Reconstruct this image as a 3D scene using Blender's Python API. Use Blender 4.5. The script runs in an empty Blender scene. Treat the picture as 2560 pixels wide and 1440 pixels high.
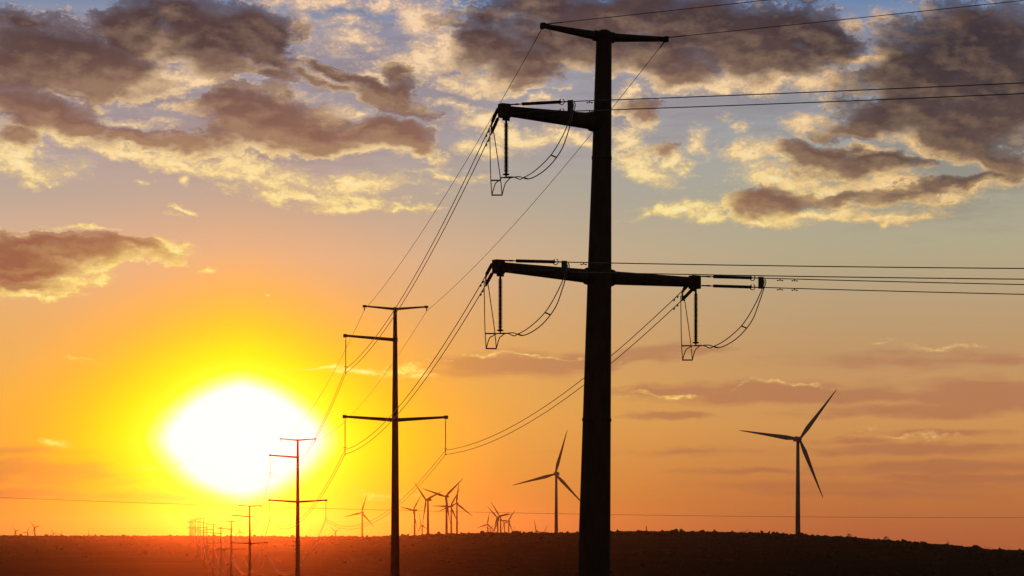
import bpy, math, random
import numpy as np
from mathutils import Vector, Matrix

# ------------------------------------------------------------------ scene, camera, exposure
C = bpy.context.scene
COL = C.collection
random.seed(7)
rng = np.random.default_rng(7)
R = math.radians
EYE = 40.0            # camera height in scene metres (ground beneath it is at about 37)
FPX = 6500.0          # focal length in pixels of the 2560 px wide photograph (91 mm lens)
HY = 1343.0           # eye level row

cam_d = bpy.data.cameras.new('camera')
cam = bpy.data.objects.new('camera', cam_d)
COL.objects.link(cam)
cam.location = (0, 0, EYE)
cam.rotation_euler = (R(90), 0, 0)
cam_d.sensor_width = 36
cam_d.lens = 36 * FPX / 2560
cam_d.shift_y = (HY - 720) / 2560
cam_d.clip_start = 0.5
cam_d.clip_end = 80000
C.camera = cam

C.view_settings.view_transform = 'Standard'
C.view_settings.look = 'None'
C.view_settings.exposure = 0.0
C.view_settings.gamma = 1.0
C.view_settings.use_curve_mapping = False
C.cycles.volume_bounces = 0
C.cycles.max_bounces = 4
C.cycles.use_denoising = True

def P(px, py, d):
    """point at forward distance d (metres) that lies on a given sight line"""
    return Vector(((px - 1280) / FPX * d, d, EYE + (HY - py) / FPX * d))

def sky_deg(px, py):
    """azimuth / elevation in degrees of a sight line"""
    az = math.atan((px - 1280) / FPX)
    el = math.atan((HY - py) / FPX * math.cos(az))
    return math.degrees(az), math.degrees(el)

SUN_AZ, SUN_EL = sky_deg(606, 1098)

def lin(r, g, b):
    f = lambda c: (c / 255 / 12.92) if c <= 10.3 else ((c / 255 + .055) / 1.055) ** 2.4
    return (f(r), f(g), f(b), 1.0)

# ------------------------------------------------------------------ node helper
class NT:
    def __init__(self, tree):
        self.t = tree
    def new(self, kind, **kw):
        n = self.t.nodes.new(kind)
        for k, v in kw.items():
            setattr(n, k, v)
        return n
    def put(self, sock, v):
        if isinstance(v, bpy.types.NodeSocket):
            self.t.links.new(v, sock)
        elif v is not None:
            sock.default_value = v
    def m(self, op, a, b=None, c=None, clamp=False):
        n = self.new('ShaderNodeMath', operation=op, use_clamp=clamp)
        for i, v in enumerate((a, b, c)):
            self.put(n.inputs[i], v)
        return n.outputs[0]
    def vm(self, op, a, b=None, c=None, out=0):
        n = self.new('ShaderNodeVectorMath', operation=op)
        for i, v in enumerate((a, b, c)):
            self.put(n.inputs[i], v)
        return n.outputs['Value'] if op == 'LENGTH' else n.outputs[out]
    def comb(self, x, y, z=0.0):
        n = self.new('ShaderNodeCombineXYZ')
        for i, v in enumerate((x, y, z)):
            self.put(n.inputs[i], v)
        return n.outputs[0]
    def ss(self, v, a, b, lo=0.0, hi=1.0):
        n = self.new('ShaderNodeMapRange', interpolation_type='SMOOTHSTEP')
        self.put(n.inputs['Value'], v)
        n.inputs['From Min'].default_value = a
        n.inputs['From Max'].default_value = b
        n.inputs['To Min'].default_value = lo
        n.inputs['To Max'].default_value = hi
        return n.outputs[0]
    def mix(self, f, a, b):
        n = self.new('ShaderNodeMix', data_type='RGBA')
        self.put(n.inputs[0], f)
        self.put(n.inputs[6], a)
        self.put(n.inputs[7], b)
        return n.outputs[2]
    def ramp(self, f, stops):
        n = self.new('ShaderNodeValToRGB')
        self.put(n.inputs[0], f)
        el = n.color_ramp.elements
        while len(el) < len(stops):
            el.new(0.5)
        for e, (p, c) in zip(el, sorted(stops, key=lambda s: s[0])):
            e.position = p
            e.color = c
        return n.outputs[0], n.outputs[1]
    def noise(self, vec, scale, detail=4, rough=0.55, lac=2.0, dist=0.0):
        n = self.new('ShaderNodeTexNoise', noise_dimensions='3D')
        self.put(n.inputs['Vector'], vec)
        n.inputs['Scale'].default_value = scale
        n.inputs['Detail'].default_value = detail
        n.inputs['Roughness'].default_value = rough
        n.inputs['Lacunarity'].default_value = lac
        n.inputs['Distortion'].default_value = dist
        return n.outputs['Fac'], n.outputs['Color']

# ------------------------------------------------------------------ the sky (world)
world = bpy.data.worlds.new('World')
C.world = world
world.use_nodes = True
world.cycles.sampling_method = 'MANUAL'
world.cycles.sample_map_resolution = 512
wt = world.node_tree
wt.nodes.clear()
W = NT(wt)
SKY_STRENGTH = 0.1

nish = W.new('ShaderNodeTexSky', sky_type='NISHITA')
nish.sun_disc = False
nish.sun_elevation = R(SUN_EL)
nish.sun_rotation = R(SUN_AZ)
nish.altitude = 200
nish.dust_density = 3.0

dirv = W.new('ShaderNodeTexCoord').outputs['Generated']
sp = W.new('ShaderNodeSeparateXYZ')
W.put(sp.inputs[0], dirv)
az = W.m('MULTIPLY', W.m('ARCTAN2', sp.outputs[0], sp.outputs[1]), 57.29578)
el = W.m('MULTIPLY', W.m('ARCSINE', sp.outputs[2]), 57.29578)
pos = W.comb(az, el, 0.0)

# clear sky: colour by height, warmer towards the sun's side
def sky_ramp(rows):
    st = []
    for py, rgb in rows:
        st.append((max(0.0, min(1.0, math.degrees(math.atan((HY - py) / FPX)) / 24.0)), lin(*rgb)))
    return W.ramp(W.m('DIVIDE', el, 24.0, clamp=True), st)[0]
ramp_l = sky_ramp([(1343, (226, 138, 58)), (1200, (232, 154, 52)), (1000, (236, 176, 70)), (820, (228, 176, 108)),
                   (650, (222, 180, 144)), (500, (188, 168, 152)), (350, (174, 160, 160)), (200, (164, 156, 168)),
                   (80, (158, 152, 168)), (40, (140, 146, 168)), (0, (112, 132, 166)), (-600, (66, 84, 112)), (-1200, (44, 56, 78))])
ramp_r = sky_ramp([(1343, (184, 100, 58)), (1240, (192, 118, 62)), (1060, (206, 148, 86)), (880, (192, 150, 104)),
                   (620, (178, 168, 138)), (460, (166, 166, 152)), (300, (160, 164, 170)), (150, (156, 156, 168)),
                   (40, (126, 142, 172)), (0, (100, 130, 172)), (-600, (62, 80, 110)), (-1200, (44, 56, 78))])
clear = W.mix(W.ss(az, -7.5, 8.5), ramp_l, ramp_r)

# the sun and its glow
wn_f, wn_c = W.noise(W.vm('MULTIPLY', pos, (0.35, 0.9, 1.0)), 1.0, 2)
dx = W.m('ABSOLUTE', W.m('DIVIDE', W.m('SUBTRACT', az, SUN_AZ), 1.80))
ey = W.m('SUBTRACT', el, SUN_EL)
dy = W.m('ABSOLUTE', W.m('DIVIDE', ey, 1.27))
rr = W.m('POWER', W.m('ADD', W.m('POWER', dx, 1.55), W.m('POWER', dy, 1.55)), 1 / 1.55)
rr = W.m('MULTIPLY_ADD', W.m('SUBTRACT', wn_f, 0.5), 0.14, rr)
glow_c, glow_a = W.ramp(W.m('DIVIDE', rr, 6.0, clamp=True), [
    (0.0, (1, 1, 1, 1)), (0.88 / 6, (1, 1, 1, 1)), (1.06 / 6, (1, 1, 0.22, 1)), (1.2 / 6, (1, 0.95, 0.01, 1)),
    (1.5 / 6, (1, 0.80, 0.0, 1)), (2.0 / 6, (1.0, 0.60, 0.005, 0.88)), (2.6 / 6, (0.98, 0.48, 0.02, 0.58)),
    (3.3 / 6, (0.94, 0.42, 0.05, 0.24)), (4.5 / 6, (0.90, 0.38, 0.08, 0.07)), (1.0, (0.88, 0.35, 0.06, 0.0))])
base = W.mix(glow_a, clear, glow_c)
near_sun = W.ss(rr, 1.2, 4.2, 1.0, 0.0)

# clouds: groups of soft lobes at fixed bearings, broken up by noise
warp_f, warp_c = W.noise(W.vm('MULTIPLY', pos, (0.55, 0.95, 1.0)), 1.15, 5, 0.58)
wpos = W.vm('ADD', pos, W.vm('MULTIPLY', W.vm('SUBTRACT', warp_c, (0.5, 0.5, 0.5)), (2.3, 1.15, 0.0)))
DPP = math.degrees(1 / FPX)

def turned(coord, rot):
    n = W.new('ShaderNodeVectorRotate', rotation_type='Z_AXIS')
    W.put(n.inputs['Vector'], coord)
    n.inputs['Angle'].default_value = R(rot)
    return n.outputs[0]
TURNS = (-20, -10, 0, 10, 20, 40)

def lobes(coord, items, grow=1.0):
    """union of soft elliptical lobes (photo column, row, radii, tilt, weight)"""
    rots = {q: (coord if q == 0 else turned(coord, q)) for q in TURNS}
    acc = None
    for it in items:
        cx, cy, rx, ry = it[:4]
        rot = it[4] if len(it) > 4 else 0
        w = it[5] if len(it) > 5 else 1.0
        rot = min(TURNS, key=lambda q: abs(q - rot))
        a, e = sky_deg(cx, cy)
        c, s = math.cos(R(rot)), math.sin(R(rot))
        a, e = a * c - e * s, a * s + e * c
        kx, ky = 1 / (rx * DPP * grow), 1 / (ry * DPP * grow)
        v = W.vm('MULTIPLY_ADD', rots[rot], (kx, ky, 0.0), (-a * kx, -e * ky, 0.0))
        t = W.m('MULTIPLY_ADD', W.vm('LENGTH', v), -w, w)
        acc = t if acc is None else W.m('SMOOTH_MAX', acc, t, 0.18)
    return acc

DARK = [
    # upper left bank
    (130, 150, 270, 100), (290, 175, 120, 70), (60, 60, 120, 45, 10, .7), (560, 85, 190, 85), (440, 45, 130, 55),
    (690, 105, 90, 62, 40), (600, 165, 110, 30, 0, .8),
    (330, 90, 110, 75), (40, 170, 130, 80), (250, 205, 160, 40), (520, 120, 130, 80), (700, 150, 90, 40, 20, .9),
    # left, second tier
    (100, 285, 170, 55, 6), (230, 325, 110, 42, 10), (30, 350, 80, 34, 0, .9),
    # centre left
    (640, 285, 190, 62), (730, 335, 190, 52), (960, 350, 150, 44), (560, 265, 90, 45), (440, 355, 150, 26, 0, .8),
    (1040, 375, 70, 30),
    (340, 345, 130, 28, 10, .9), (800, 370, 120, 30, 0, .9), (600, 330, 130, 40), (1000, 335, 90, 36),
    # dark strands
    (930, 250, 110, 30, 20, .9), (1000, 215, 60, 40, 20, .8), (690, 190, 50, 22, 20, .7),
    (785, 195, 75, 18, 26, .8), (845, 222, 50, 16, 20, .8), (870, 185, 90, 20, 24, .9), (960, 228, 110, 32, 20), (1020, 262, 80, 26, 18, .9),
    (985, 170, 45, 28, 0, .7),
    # upper centre and right
    (1210, 130, 115, 72), (1300, 165, 130, 60), (1240, 45, 130, 45, 0, .8), (1400, 90, 160, 80), (1560, 40, 260, 75), (1650, 140, 150, 60),
    (1830, 90, 260, 95), (1900, 160, 170, 50), (2040, 100, 100, 66), (1320, 215, 80, 24, 0, .7),
    (1600, 285, 60, 34, 0, .8), (1640, 385, 62, 26, 10, .8),
    (1480, 110, 170, 70), (1750, 60, 240, 80), (1700, 190, 120, 28, 0, .8), (1960, 70, 150, 80), (1200, 90, 80, 50), (1350, 20, 160, 40, 0, .9),
    # right bank
    (2270, 170, 150, 90), (2150, 320, 110, 36), (2500, 190, 140, 140), (2420, 300, 170, 70), (2470, 40, 120, 36, 0, .7), (2480, 390, 90, 36, 20, .9),
    (2420, 120, 250, 130), (2330, 215, 230, 90), (2480, 290, 160, 100), (2260, 290, 170, 55), (2400, 345, 150, 50, 10),
    (2040, 395, 120, 40, 8), (2190, 420, 150, 30), (2390, 462, 130, 24, -12, .9), (2240, 500, 100, 22, 0, .7),
    (1920, 503, 112, 40, 2), (2100, 500, 80, 20, 0, .7),
    # left middle
    (140, 630, 250, 44), (60, 670, 160, 40), (40, 715, 130, 22, 0, .8), (330, 612, 130, 22, 6, .8),
]
STREAK = [
    # low bands
    (1270, 915, 230, 34), (1470, 905, 110, 26, -4), (1620, 885, 140, 20, -6), (1780, 872, 90, 12, -4, .8),
    (1880, 980, 300, 30), (1700, 975, 160, 20), (2080, 990, 200, 24), (2440, 985, 240, 36), (2300, 1028, 300, 18), (2480, 1015, 140, 24),
    (2300, 1118, 280, 16), (2330, 1165, 300, 18), (2120, 1100, 120, 10, 0, .8), (1680, 1040, 110, 11, 0, .9), (2430, 1195, 220, 14), (2360, 1080, 160, 9, 0, .8),
    (2250, 1235, 300, 12, 0, .7), (1900, 1180, 200, 8, 0, .6), (2500, 900, 120, 20, 0, .7),
    (70, 1185, 230, 34, 0, .8), (60, 1240, 200, 16, 0, .7),
    (250, 200, 420, 130, 0, .7), (1000, 200, 330, 130, 10, .6), (1850, 190, 420, 150, 0, .7), (2350, 420, 320, 130, 0, .8), (700, 330, 500, 100, 5, .7), (1500, 300, 260, 90, 0, .5),
    (2300, 900, 300, 24, 0, .5), (2200, 1215, 380, 14, 0, .5), (1700, 1130, 200, 10, 0, .4), (300, 1240, 300, 16, 0, .4), (60, 1130, 140, 10, 0, .5),
]
GOLD = [
    # between the two upper left banks
    (420, 120, 70, 26), (400, 195, 110, 32), (520, 165, 110, 26), (470, 210, 130, 22, -8), (640, 180, 50, 18), (360, 230, 90, 14),
    (780, 8, 120, 24, 0, .8), (745, 60, 26, 46, -20, .7),
    (700, 240, 120, 16, 0, .6), (880, 100, 120, 20, 0, .5), (850, 60, 80, 16, 0, .5), (560, 300, 60, 10, 0, .5), (330, 300, 80, 10, 10, .6), (1120, 250, 70, 16, 10, .6), (900, 330, 60, 14, -10, .8), (830, 300, 70, 20, 0, .8),
    # left
    (40, 330, 80, 24), (200, 350, 120, 22, 6), (60, 420, 110, 34), (30, 395, 90, 40), (70, 465, 34, 20, 0, .8), (330, 395, 190, 20, 6), (470, 410, 160, 20, 9),
    # long lit underside
    (640, 440, 130, 18, 20), (760, 490, 130, 17, 14), (880, 515, 120, 13, 4), (1030, 518, 70, 9), (620, 425, 200, 30, 6, .8), (860, 470, 190, 22, 4, .85),
    (930, 385, 130, 16, 0, .8), (1080, 395, 50, 22, 20, .7), (640, 370, 180, 12, 0, .6), (1100, 440, 90, 8, 0, .5),
    (220, 245, 60, 12, 25, .8), (130, 235, 50, 8, 8, .6), (560, 232, 60, 8, 0, .6), (460, 265, 60, 16, -10, .7), (820, 285, 60, 22, 0, .8), (880, 302, 50, 12, 0, .8),
    # centre
    (1010, 155, 80, 34), (1075, 125, 55, 62, 20), (1070, 35, 110, 36, 20, .85), (960, 15, 70, 18, 0, .7), (930, 185, 40, 18, 0, .8), (800, 155, 28, 16, 0, .8),
    (1200, 205, 120, 22, 6), (1440, 150, 70, 26), (1370, 140, 40, 16), (1340, 185, 16, 26), (1190, 295, 60, 26), (1300, 340, 150, 26, 8), (1230, 370, 90, 22),
    (1430, 350, 80, 26, 10), (1330, 265, 60, 14, 0, .6),
    # right of the pole
    (1590, 170, 50, 34), (1680, 205, 80, 34), (1560, 250, 40, 40), (1800, 215, 150, 24, -3), (1960, 205, 110, 26, -10), (2040, 200, 70, 40), (2030, 140, 60, 20, -20, .7),
    (2130, 132, 90, 16, 0, .9), (2240, 135, 70, 18, 0, .9), (2110, 60, 40, 26, 0, .7), (2230, 40, 50, 30, 0, .7), (2450, 40, 60, 14, 0, .5),
    (1560, 345, 40, 40), (1620, 420, 95, 28, 20), (1690, 410, 40, 26), (1750, 360, 36, 34, 40, .9), (1830, 315, 26, 22, 0, .7), (1590, 310, 50, 20, 0, .6),
    (2010, 310, 60, 36), (2080, 330, 50, 16, 0, .7), (1890, 380, 70, 36, -10), (1930, 440, 110, 34), (2050, 465, 130, 30), (2200, 475, 130, 34), (2330, 500, 140, 24), (2440, 470, 120, 20, -6, .8),
    (2150, 390, 110, 18, 6, .8), (2330, 375, 130, 24, 10), (2500, 420, 70, 20, 12, .8), (2440, 340, 40, 14, 40, .6),
    (1700, 528, 110, 20), (1650, 515, 30, 22), (1780, 540, 40, 16), (1850, 505, 60, 26), (1930, 548, 110, 14, 10), (2060, 540, 190, 18), (2230, 545, 120, 16), (1600, 538, 60, 8, 0, .6),
    # left middle
    (440, 612, 60, 14, 8), (370, 632, 110, 18, -6), (270, 665, 60, 24), (280, 700, 36, 16), (150, 705, 130, 14, -3), (60, 742, 110, 12, -2), (150, 735, 80, 8, 0, .8), (110, 595, 220, 5, 2, .7),
    (212, 566, 62, 8, 4, .9), (472, 456, 30, 12), (475, 531, 24, 8), (533, 672, 30, 9, -12), (660, 742, 10, 4, 0, .8), (145, 455, 14, 6, 0, .6), (345, 456, 26, 6, 0, .5), (590, 458, 24, 8, 0, .6), (430, 548, 24, 4, 0, .5),
    # by the sun
    (800, 916, 60, 7, 0, .9), (900, 925, 70, 13), (1010, 915, 60, 10, 0, .9), (1060, 928, 40, 8, 0, .8), (1290, 893, 180, 4, 0, .5), (130, 1112, 50, 6, 0, .6), (200, 900, 40, 4, 0, .5),
    (410, 1160, 50, 3, 2, .5), (2190, 860, 40, 5, 0, .5), (2370, 868, 70, 6, 0, .5), (1960, 965, 90, 5, 0, .5), (1650, 985, 60, 5, 0, .5), (2320, 1080, 90, 5, 0, .4), (960, 1240, 60, 6, 0, .4),
]
dn_vec = W.vm('MULTIPLY', pos, (1.0, 1.65, 1.0))
dn_f, _c = W.noise(dn_vec, 1.05, 9, 0.60)
sd = Vector((SUN_AZ, SUN_EL, 0))
tosun = W.vm('NORMALIZE', W.vm('SUBTRACT', (SUN_AZ, SUN_EL - 1.0, 0.0), pos))
dn2_f, _c = W.noise(W.vm('MULTIPLY', W.vm('MULTIPLY_ADD', tosun, (0.16, 0.16, 0.0), pos), (1.0, 1.65, 1.0)), 1.05, 7, 0.60)
fine_f, _c = W.noise(W.vm('MULTIPLY', pos, (0.8, 2.0, 1.0)), 3.4, 6, 0.62, dist=0.4)

cover_bg = W.ramp(W.m('DIVIDE', el, 60.0, clamp=True), [(0, (0, 0, 0, 1)), (0.09, (.06, .06, .06, 1)), (0.17, (.34, .34, .34, 1)), (0.3, (.52, .52, .52, 1)), (1, (.45, .45, .45, 1))])[0]
cover_bg = W.m('MULTIPLY_ADD', cover_bg, 1.0, -0.80)
nA = W.m('SUBTRACT', dn_f, 0.5)
nF = W.m('SUBTRACT', fine_f, 0.5)
lA = W.m('MAXIMUM', lobes(wpos, DARK, 1.14), cover_bg)
lA2 = lobes(W.vm('MULTIPLY_ADD', tosun, (0.34, 0.34, 0.0), wpos), DARK, 1.14)
facing = W.m('SUBTRACT', lA, W.m('MAXIMUM', lA2, cover_bg))          # > 0 on the flank turned to the sun
relief = W.m('SUBTRACT', dn_f, dn2_f)
puff_f, _c = W.noise(W.vm('MULTIPLY', pos, (1.0, 1.35, 1.0)), 5.2, 5, 0.55)
nP = W.m('SUBTRACT', W.m('ABSOLUTE', W.m('SUBTRACT', puff_f, 0.5)), 0.07)      # billowed
fA = W.m('ADD', W.m('MULTIPLY_ADD', nA, 1.45, lA), W.m('MULTIPLY_ADD', nP, 0.8, W.m('MULTIPLY', nF, 0.40)))
fS = W.m('MULTIPLY_ADD', nA, 0.9, lA)
fB = W.m('ADD', W.m('MULTIPLY_ADD', nA, 1.0, lobes(wpos, GOLD, 1.10)), W.m('MULTIPLY_ADD', nP, 1.6, W.m('MULTIPLY', nF, 1.0)))
st_f, _c = W.noise(W.vm('MULTIPLY', pos, (0.45, 3.2, 1.0)), 1.3, 6, 0.6)
spos = W.vm('ADD', pos, W.vm('MULTIPLY', W.vm('SUBTRACT', warp_c, (0.5, 0.5, 0.5)), (2.6, 0.42, 0.0)))
fC = W.m('MULTIPLY_ADD', W.m('SUBTRACT', st_f, 0.5), 1.3, lobes(spos, STREAK, 1.12))

aA = W.ss(fA, -0.02, 0.24)
rim = W.m('MULTIPLY', W.m('MULTIPLY', W.ss(fA, 0.0, 0.07), W.ss(fA, 0.07, 0.22, 1.0, 0.0)), W.ss(W.m('ADD', nA, W.m('MULTIPLY', nF, 1.5)), -0.02, 0.16))
aB = W.ss(fB, -0.26, 0.62)
aC = W.ss(fC, -0.2, 0.6)
thick = W.ss(fS, 0.05, 0.62)
sunny = W.m('ADD', W.m('MULTIPLY_ADD', facing, 1.35, 0.10), W.m('MULTIPLY', relief, 2.6), clamp=True)

el14 = W.m('DIVIDE', el, 14.0, clamp=True)
body = W.ramp(el14, [(0.0, lin(170, 100, 62)), (0.27, lin(172, 112, 84)), (0.42, lin(150, 94, 66)), (0.55, lin(150, 104, 84)),
                     (0.66, lin(128, 93, 80)), (0.76, lin(84, 63, 60)), (0.86, lin(66, 49, 53)), (1.0, lin(58, 47, 64))])[0]
body = W.mix(W.m('MULTIPLY', W.ss(az, 2.0, 9.0), W.ss(el, 4.5, 6.5)), body, W.mix(W.ss(el, 6.0, 10.5), lin(118, 91, 79), lin(60, 48, 52)))
body = W.mix(W.ss(dn_f, 0.40, 0.70, 0.0, 0.30), body, W.mix(0.35, body, lin(170, 132, 110)))
lit = W.ramp(el14, [(0.0, lin(255, 190, 90)), (0.35, lin(255, 226, 128)), (0.52, lin(255, 226, 148)), (0.66, lin(255, 219, 164)),
                    (0.8, lin(252, 211, 168)), (1.0, lin(244, 204, 172))])[0]
lit = W.mix(W.ss(az, 3.0, 9.0, 0.0, 0.65), lit, lin(238, 188, 128))
lit = W.mix(W.m('MULTIPLY', near_sun, 0.9), lit, (1.0, 0.92, 0.12, 1))
body = W.mix(W.m('MULTIPLY', near_sun, 0.55), body, (1.0, 0.55, 0.02, 1))

s0 = W.mix(W.m('MULTIPLY', aC, W.ss(el, 3.0, 6.0, 0.85, 0.42)), base, W.mix(0.22, body, base))
peach = W.mix(0.42, lit, W.mix(0.45, body, base))
core = W.m('ADD', W.ss(fB, 0.15, 0.85), W.m('MULTIPLY', relief, 3.2), clamp=True)
colB = W.mix(core, peach, lit)
colB = W.mix(W.m('MULTIPLY', W.ss(fB, 0.62, 1.15), W.ss(el, 5.0, 10.0, 0.80, 0.55)), colB, W.mix(0.6, lit, (1.0, 0.96, 0.66, 1)))
s1 = W.mix(W.m('MULTIPLY', aB, 0.92), s0, colB)
edge = W.mix(0.45, body, s1)
colA = W.mix(thick, edge, body)
lit_a = W.mix(W.ss(fine_f, 0.36, 0.66, 0.0, 0.5), lit, peach)
colA = W.mix(W.m('MULTIPLY', sunny, W.m('MULTIPLY_ADD', thick, -0.80, 0.96)), colA, lit_a)
colA = W.mix(W.m('MULTIPLY', rim, 0.7), colA, lit)
s2 = W.mix(W.m('MULTIPLY', aA, W.m('MULTIPLY_ADD', near_sun, -0.45, 0.98)), s1, colA)

# away from the sunset the picture of the evening sky passes smoothly into the physical sky
away = W.m('MAXIMUM', W.ss(el, 16.0, 42.0), W.ss(W.m('ABSOLUTE', az), 30.0, 95.0))
west = W.vm('SCALE', s2)
west.node.inputs['Scale'].default_value = 1.0 / SKY_STRENGTH
final = W.mix(away, west, nish.outputs[0])
bg = W.new('ShaderNodeBackground')
W.put(bg.inputs['Color'], final)
bg.inputs['Strength'].default_value = SKY_STRENGTH
wo = W.new('ShaderNodeOutputWorld')
W.put(wo.inputs['Surface'], bg.outputs[0])

# ------------------------------------------------------------------ the sun
sun_d = bpy.data.lights.new('sun', 'SUN')
sun_d.energy = 0.44
sun_d.angle = R(0.5)
sun_d.color = (1.0, 0.11, 0.012)
sun = bpy.data.objects.new('sun', sun_d)
COL.objects.link(sun)
a_, e_ = R(SUN_AZ), R(SUN_EL)
sdir = Vector((math.cos(e_) * math.sin(a_), math.cos(e_) * math.cos(a_), math.sin(e_)))
sun.rotation_euler = sdir.to_track_quat('Z', 'Y').to_euler()
sun.location = sdir * 400 + Vector((0, 0, EYE))

# ------------------------------------------------------------------ mesh helpers
class MB:
    def __init__(self):
        self.v, self.f = [], []
    def ring_tube(self, pts, rad, n=8, cap=True, twist=0.0):
        """tube along a polyline; rad is one number or one per point"""
        pts = [Vector(p) for p in pts]
        if not isinstance(rad, (list, tuple)):
            rad = [rad] * len(pts)
        t0 = (pts[1] - pts[0]).normalized()
        up = Vector((0, 0, 1)) if abs(t0.z) < 0.9 else Vector((1, 0, 0))
        a = t0.cross(up).normalized()
        base = len(self.v)
        for i, p in enumerate(pts):
            if i == 0:
                t = t0
            elif i == len(pts) - 1:
                t = (pts[i] - pts[i - 1]).normalized()
            else:
                t = (pts[i + 1] - pts[i - 1]).normalized()
            a = (a - t * a.dot(t)).normalized()
            b = t.cross(a)
            for k in range(n):
                q = 2 * math.pi * k / n + twist
                self.v.append(p + (a * math.cos(q) + b * math.sin(q)) * rad[i])
        for i in range(len(pts) - 1):
            for k in range(n):
                k2 = (k + 1) % n
                self.f.append((base + i * n + k, base + i * n + k2, base + (i + 1) * n + k2, base + (i + 1) * n + k))
        if cap:
            self.f.append(tuple(base + k for k in reversed(range(n))))
            e = base + (len(pts) - 1) * n
            self.f.append(tuple(e + k for k in range(n)))
        return self
    def box(self, c, ax, ay, az_):
        """box from centre and three half-axis vectors"""
        c, ax, ay, az_ = Vector(c), Vector(ax), Vector(ay), Vector(az_)
        b = len(self.v)
        for sx, sy, sz in ((-1, -1, -1), (1, -1, -1), (1, 1, -1), (-1, 1, -1), (-1, -1, 1), (1, -1, 1), (1, 1, 1), (-1, 1, 1)):
            self.v.append(c + ax * sx + ay * sy + az_ * sz)
        for q in ((0, 3, 2, 1), (4, 5, 6, 7), (0, 1, 5, 4), (1, 2, 6, 5), (2, 3, 7, 6), (3, 0, 4, 7)):
            self.f.append(tuple(b + i for i in q))
        return self
    def torus(self, c, axis, R_, r_, n=16, m=6, gap=0.0):
        axis = Vector(axis).normalized()
        up = Vector((0, 0, 1)) if abs(axis.z) < 0.9 else Vector((1, 0, 0))
        a = axis.cross(up).normalized()
        b = axis.cross(a)
        pts = []
        for i in range(n + 1):
            q = gap / 2 + (2 * math.pi - gap) * i / n - math.pi / 2
            pts.append(Vector(c) + (a * math.cos(q) + b * math.sin(q)) * R_)
        return self.ring_tube(pts, r_, m)
    def mesh(self, name, mat, origin=(0, 0, 0), smooth=True):
        o = Vector(origin)
        me = bpy.data.meshes.new(name)
        me.from_pydata([v - o for v in self.v], [], self.f)
        if mat:
            me.materials.append(mat)
        if smooth:
            for p in me.polygons:
                p.use_smooth = len(p.vertices) == 4
        me.update()
        return me

def link(name, me, parent=None, loc=(0, 0, 0)):
    o = bpy.data.objects.new(name, me)
    COL.objects.link(o)
    o.location = loc
    if parent:
        o.parent = parent
    return o

def tag(o, label, cat, group=None):
    o['label'] = label
    o['category'] = cat
    if group:
        o['group'] = group
    return o

def thing(name, loc, label, cat, group=None, rz=0.0):
    o = bpy.data.objects.new(name, None)
    o.empty_display_size = 0.5
    COL.objects.link(o)
    o.location = loc
    o.rotation_euler = (0, 0, rz)
    return tag(o, label, cat, group)

def part(name, mb, mat, parent, smooth=True):
    """mb is in world metres; the part is stored relative to its thing's base"""
    top = parent
    org = Vector((0, 0, 0))
    while top:
        org += Vector(top.location)
        top = top.parent
    return link(name, mb.mesh(name, mat, org, smooth), parent)

def copy_tree(o, parent=None):
    c = o.copy()
    COL.objects.link(c)
    c.parent = parent
    for ch in list(o.children):
        copy_tree(ch, c)
    return c

# ------------------------------------------------------------------ materials
def material(name, col_a, col_b, scale, rough=0.7, metal=0.0, stretch=(1, 1, 1), bump=0.0, spec=0.3, coord='Object'):
    m = bpy.data.materials.new(name)
    m.use_nodes = True
    T = NT(m.node_tree)
    bs = m.node_tree.nodes['Principled BSDF']
    tc = T.new('ShaderNodeTexCoord').outputs[coord]
    f, _ = T.noise(T.vm('MULTIPLY', tc, stretch), scale, 6, 0.6)
    col = T.mix(T.ss(f, 0.32, 0.68), (*col_a, 1), (*col_b, 1))
    T.put(bs.inputs['Base Color'], col)
    bs.inputs['Roughness'].default_value = rough
    bs.inputs['Metallic'].default_value = metal
    bs.inputs['Specular IOR Level'].default_value = spec
    if bump:
        b = T.new('ShaderNodeBump')
        b.inputs['Strength'].default_value = bump
        b.inputs['Distance'].default_value = 0.05
        T.put(b.inputs['Height'], f)
        T.put(bs.inputs['Normal'], b.outputs[0])
    return m

M_rust = material('weathered_steel', (.040, .024, .016), (.070, .036, .022), 1.3, .85, 0, (2, 2, .35), .2, .15)
M_glare_steel = material('glare_reddened_steel', (.095, .030, .020), (.135, .044, .024), 1.3, .9, 0, (2, 2, .35), .2, .1)  # weathering steel, reddened further to put the lens glare into its colour
M_galv = material('galvanised_fittings', (.05, .05, .052), (.085, .085, .085), 6, .6, .4)
M_polymer = material('insulator_polymer', (.03, .032, .036), (.045, .046, .05), 5, .6, 0, (1, 1, 1), 0, .3)
M_wire = material('aluminium_wire', (.16, .16, .165), (.24, .24, .24), 3, .38, .9, (1, 1, 1), 0, .5)
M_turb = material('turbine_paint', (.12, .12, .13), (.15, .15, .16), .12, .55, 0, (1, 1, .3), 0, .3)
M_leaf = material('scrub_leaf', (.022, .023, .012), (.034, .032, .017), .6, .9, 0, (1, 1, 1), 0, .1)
M_bark = material('bark', (.05, .035, .025), (.08, .06, .045), 3, .9, 0, (1, 1, .3), .3, .1)
M_wood = material('weathered_wood', (.06, .045, .035), (.10, .08, .06), 4, .9, 0, (3, 3, .3), .3, .1)

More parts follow.
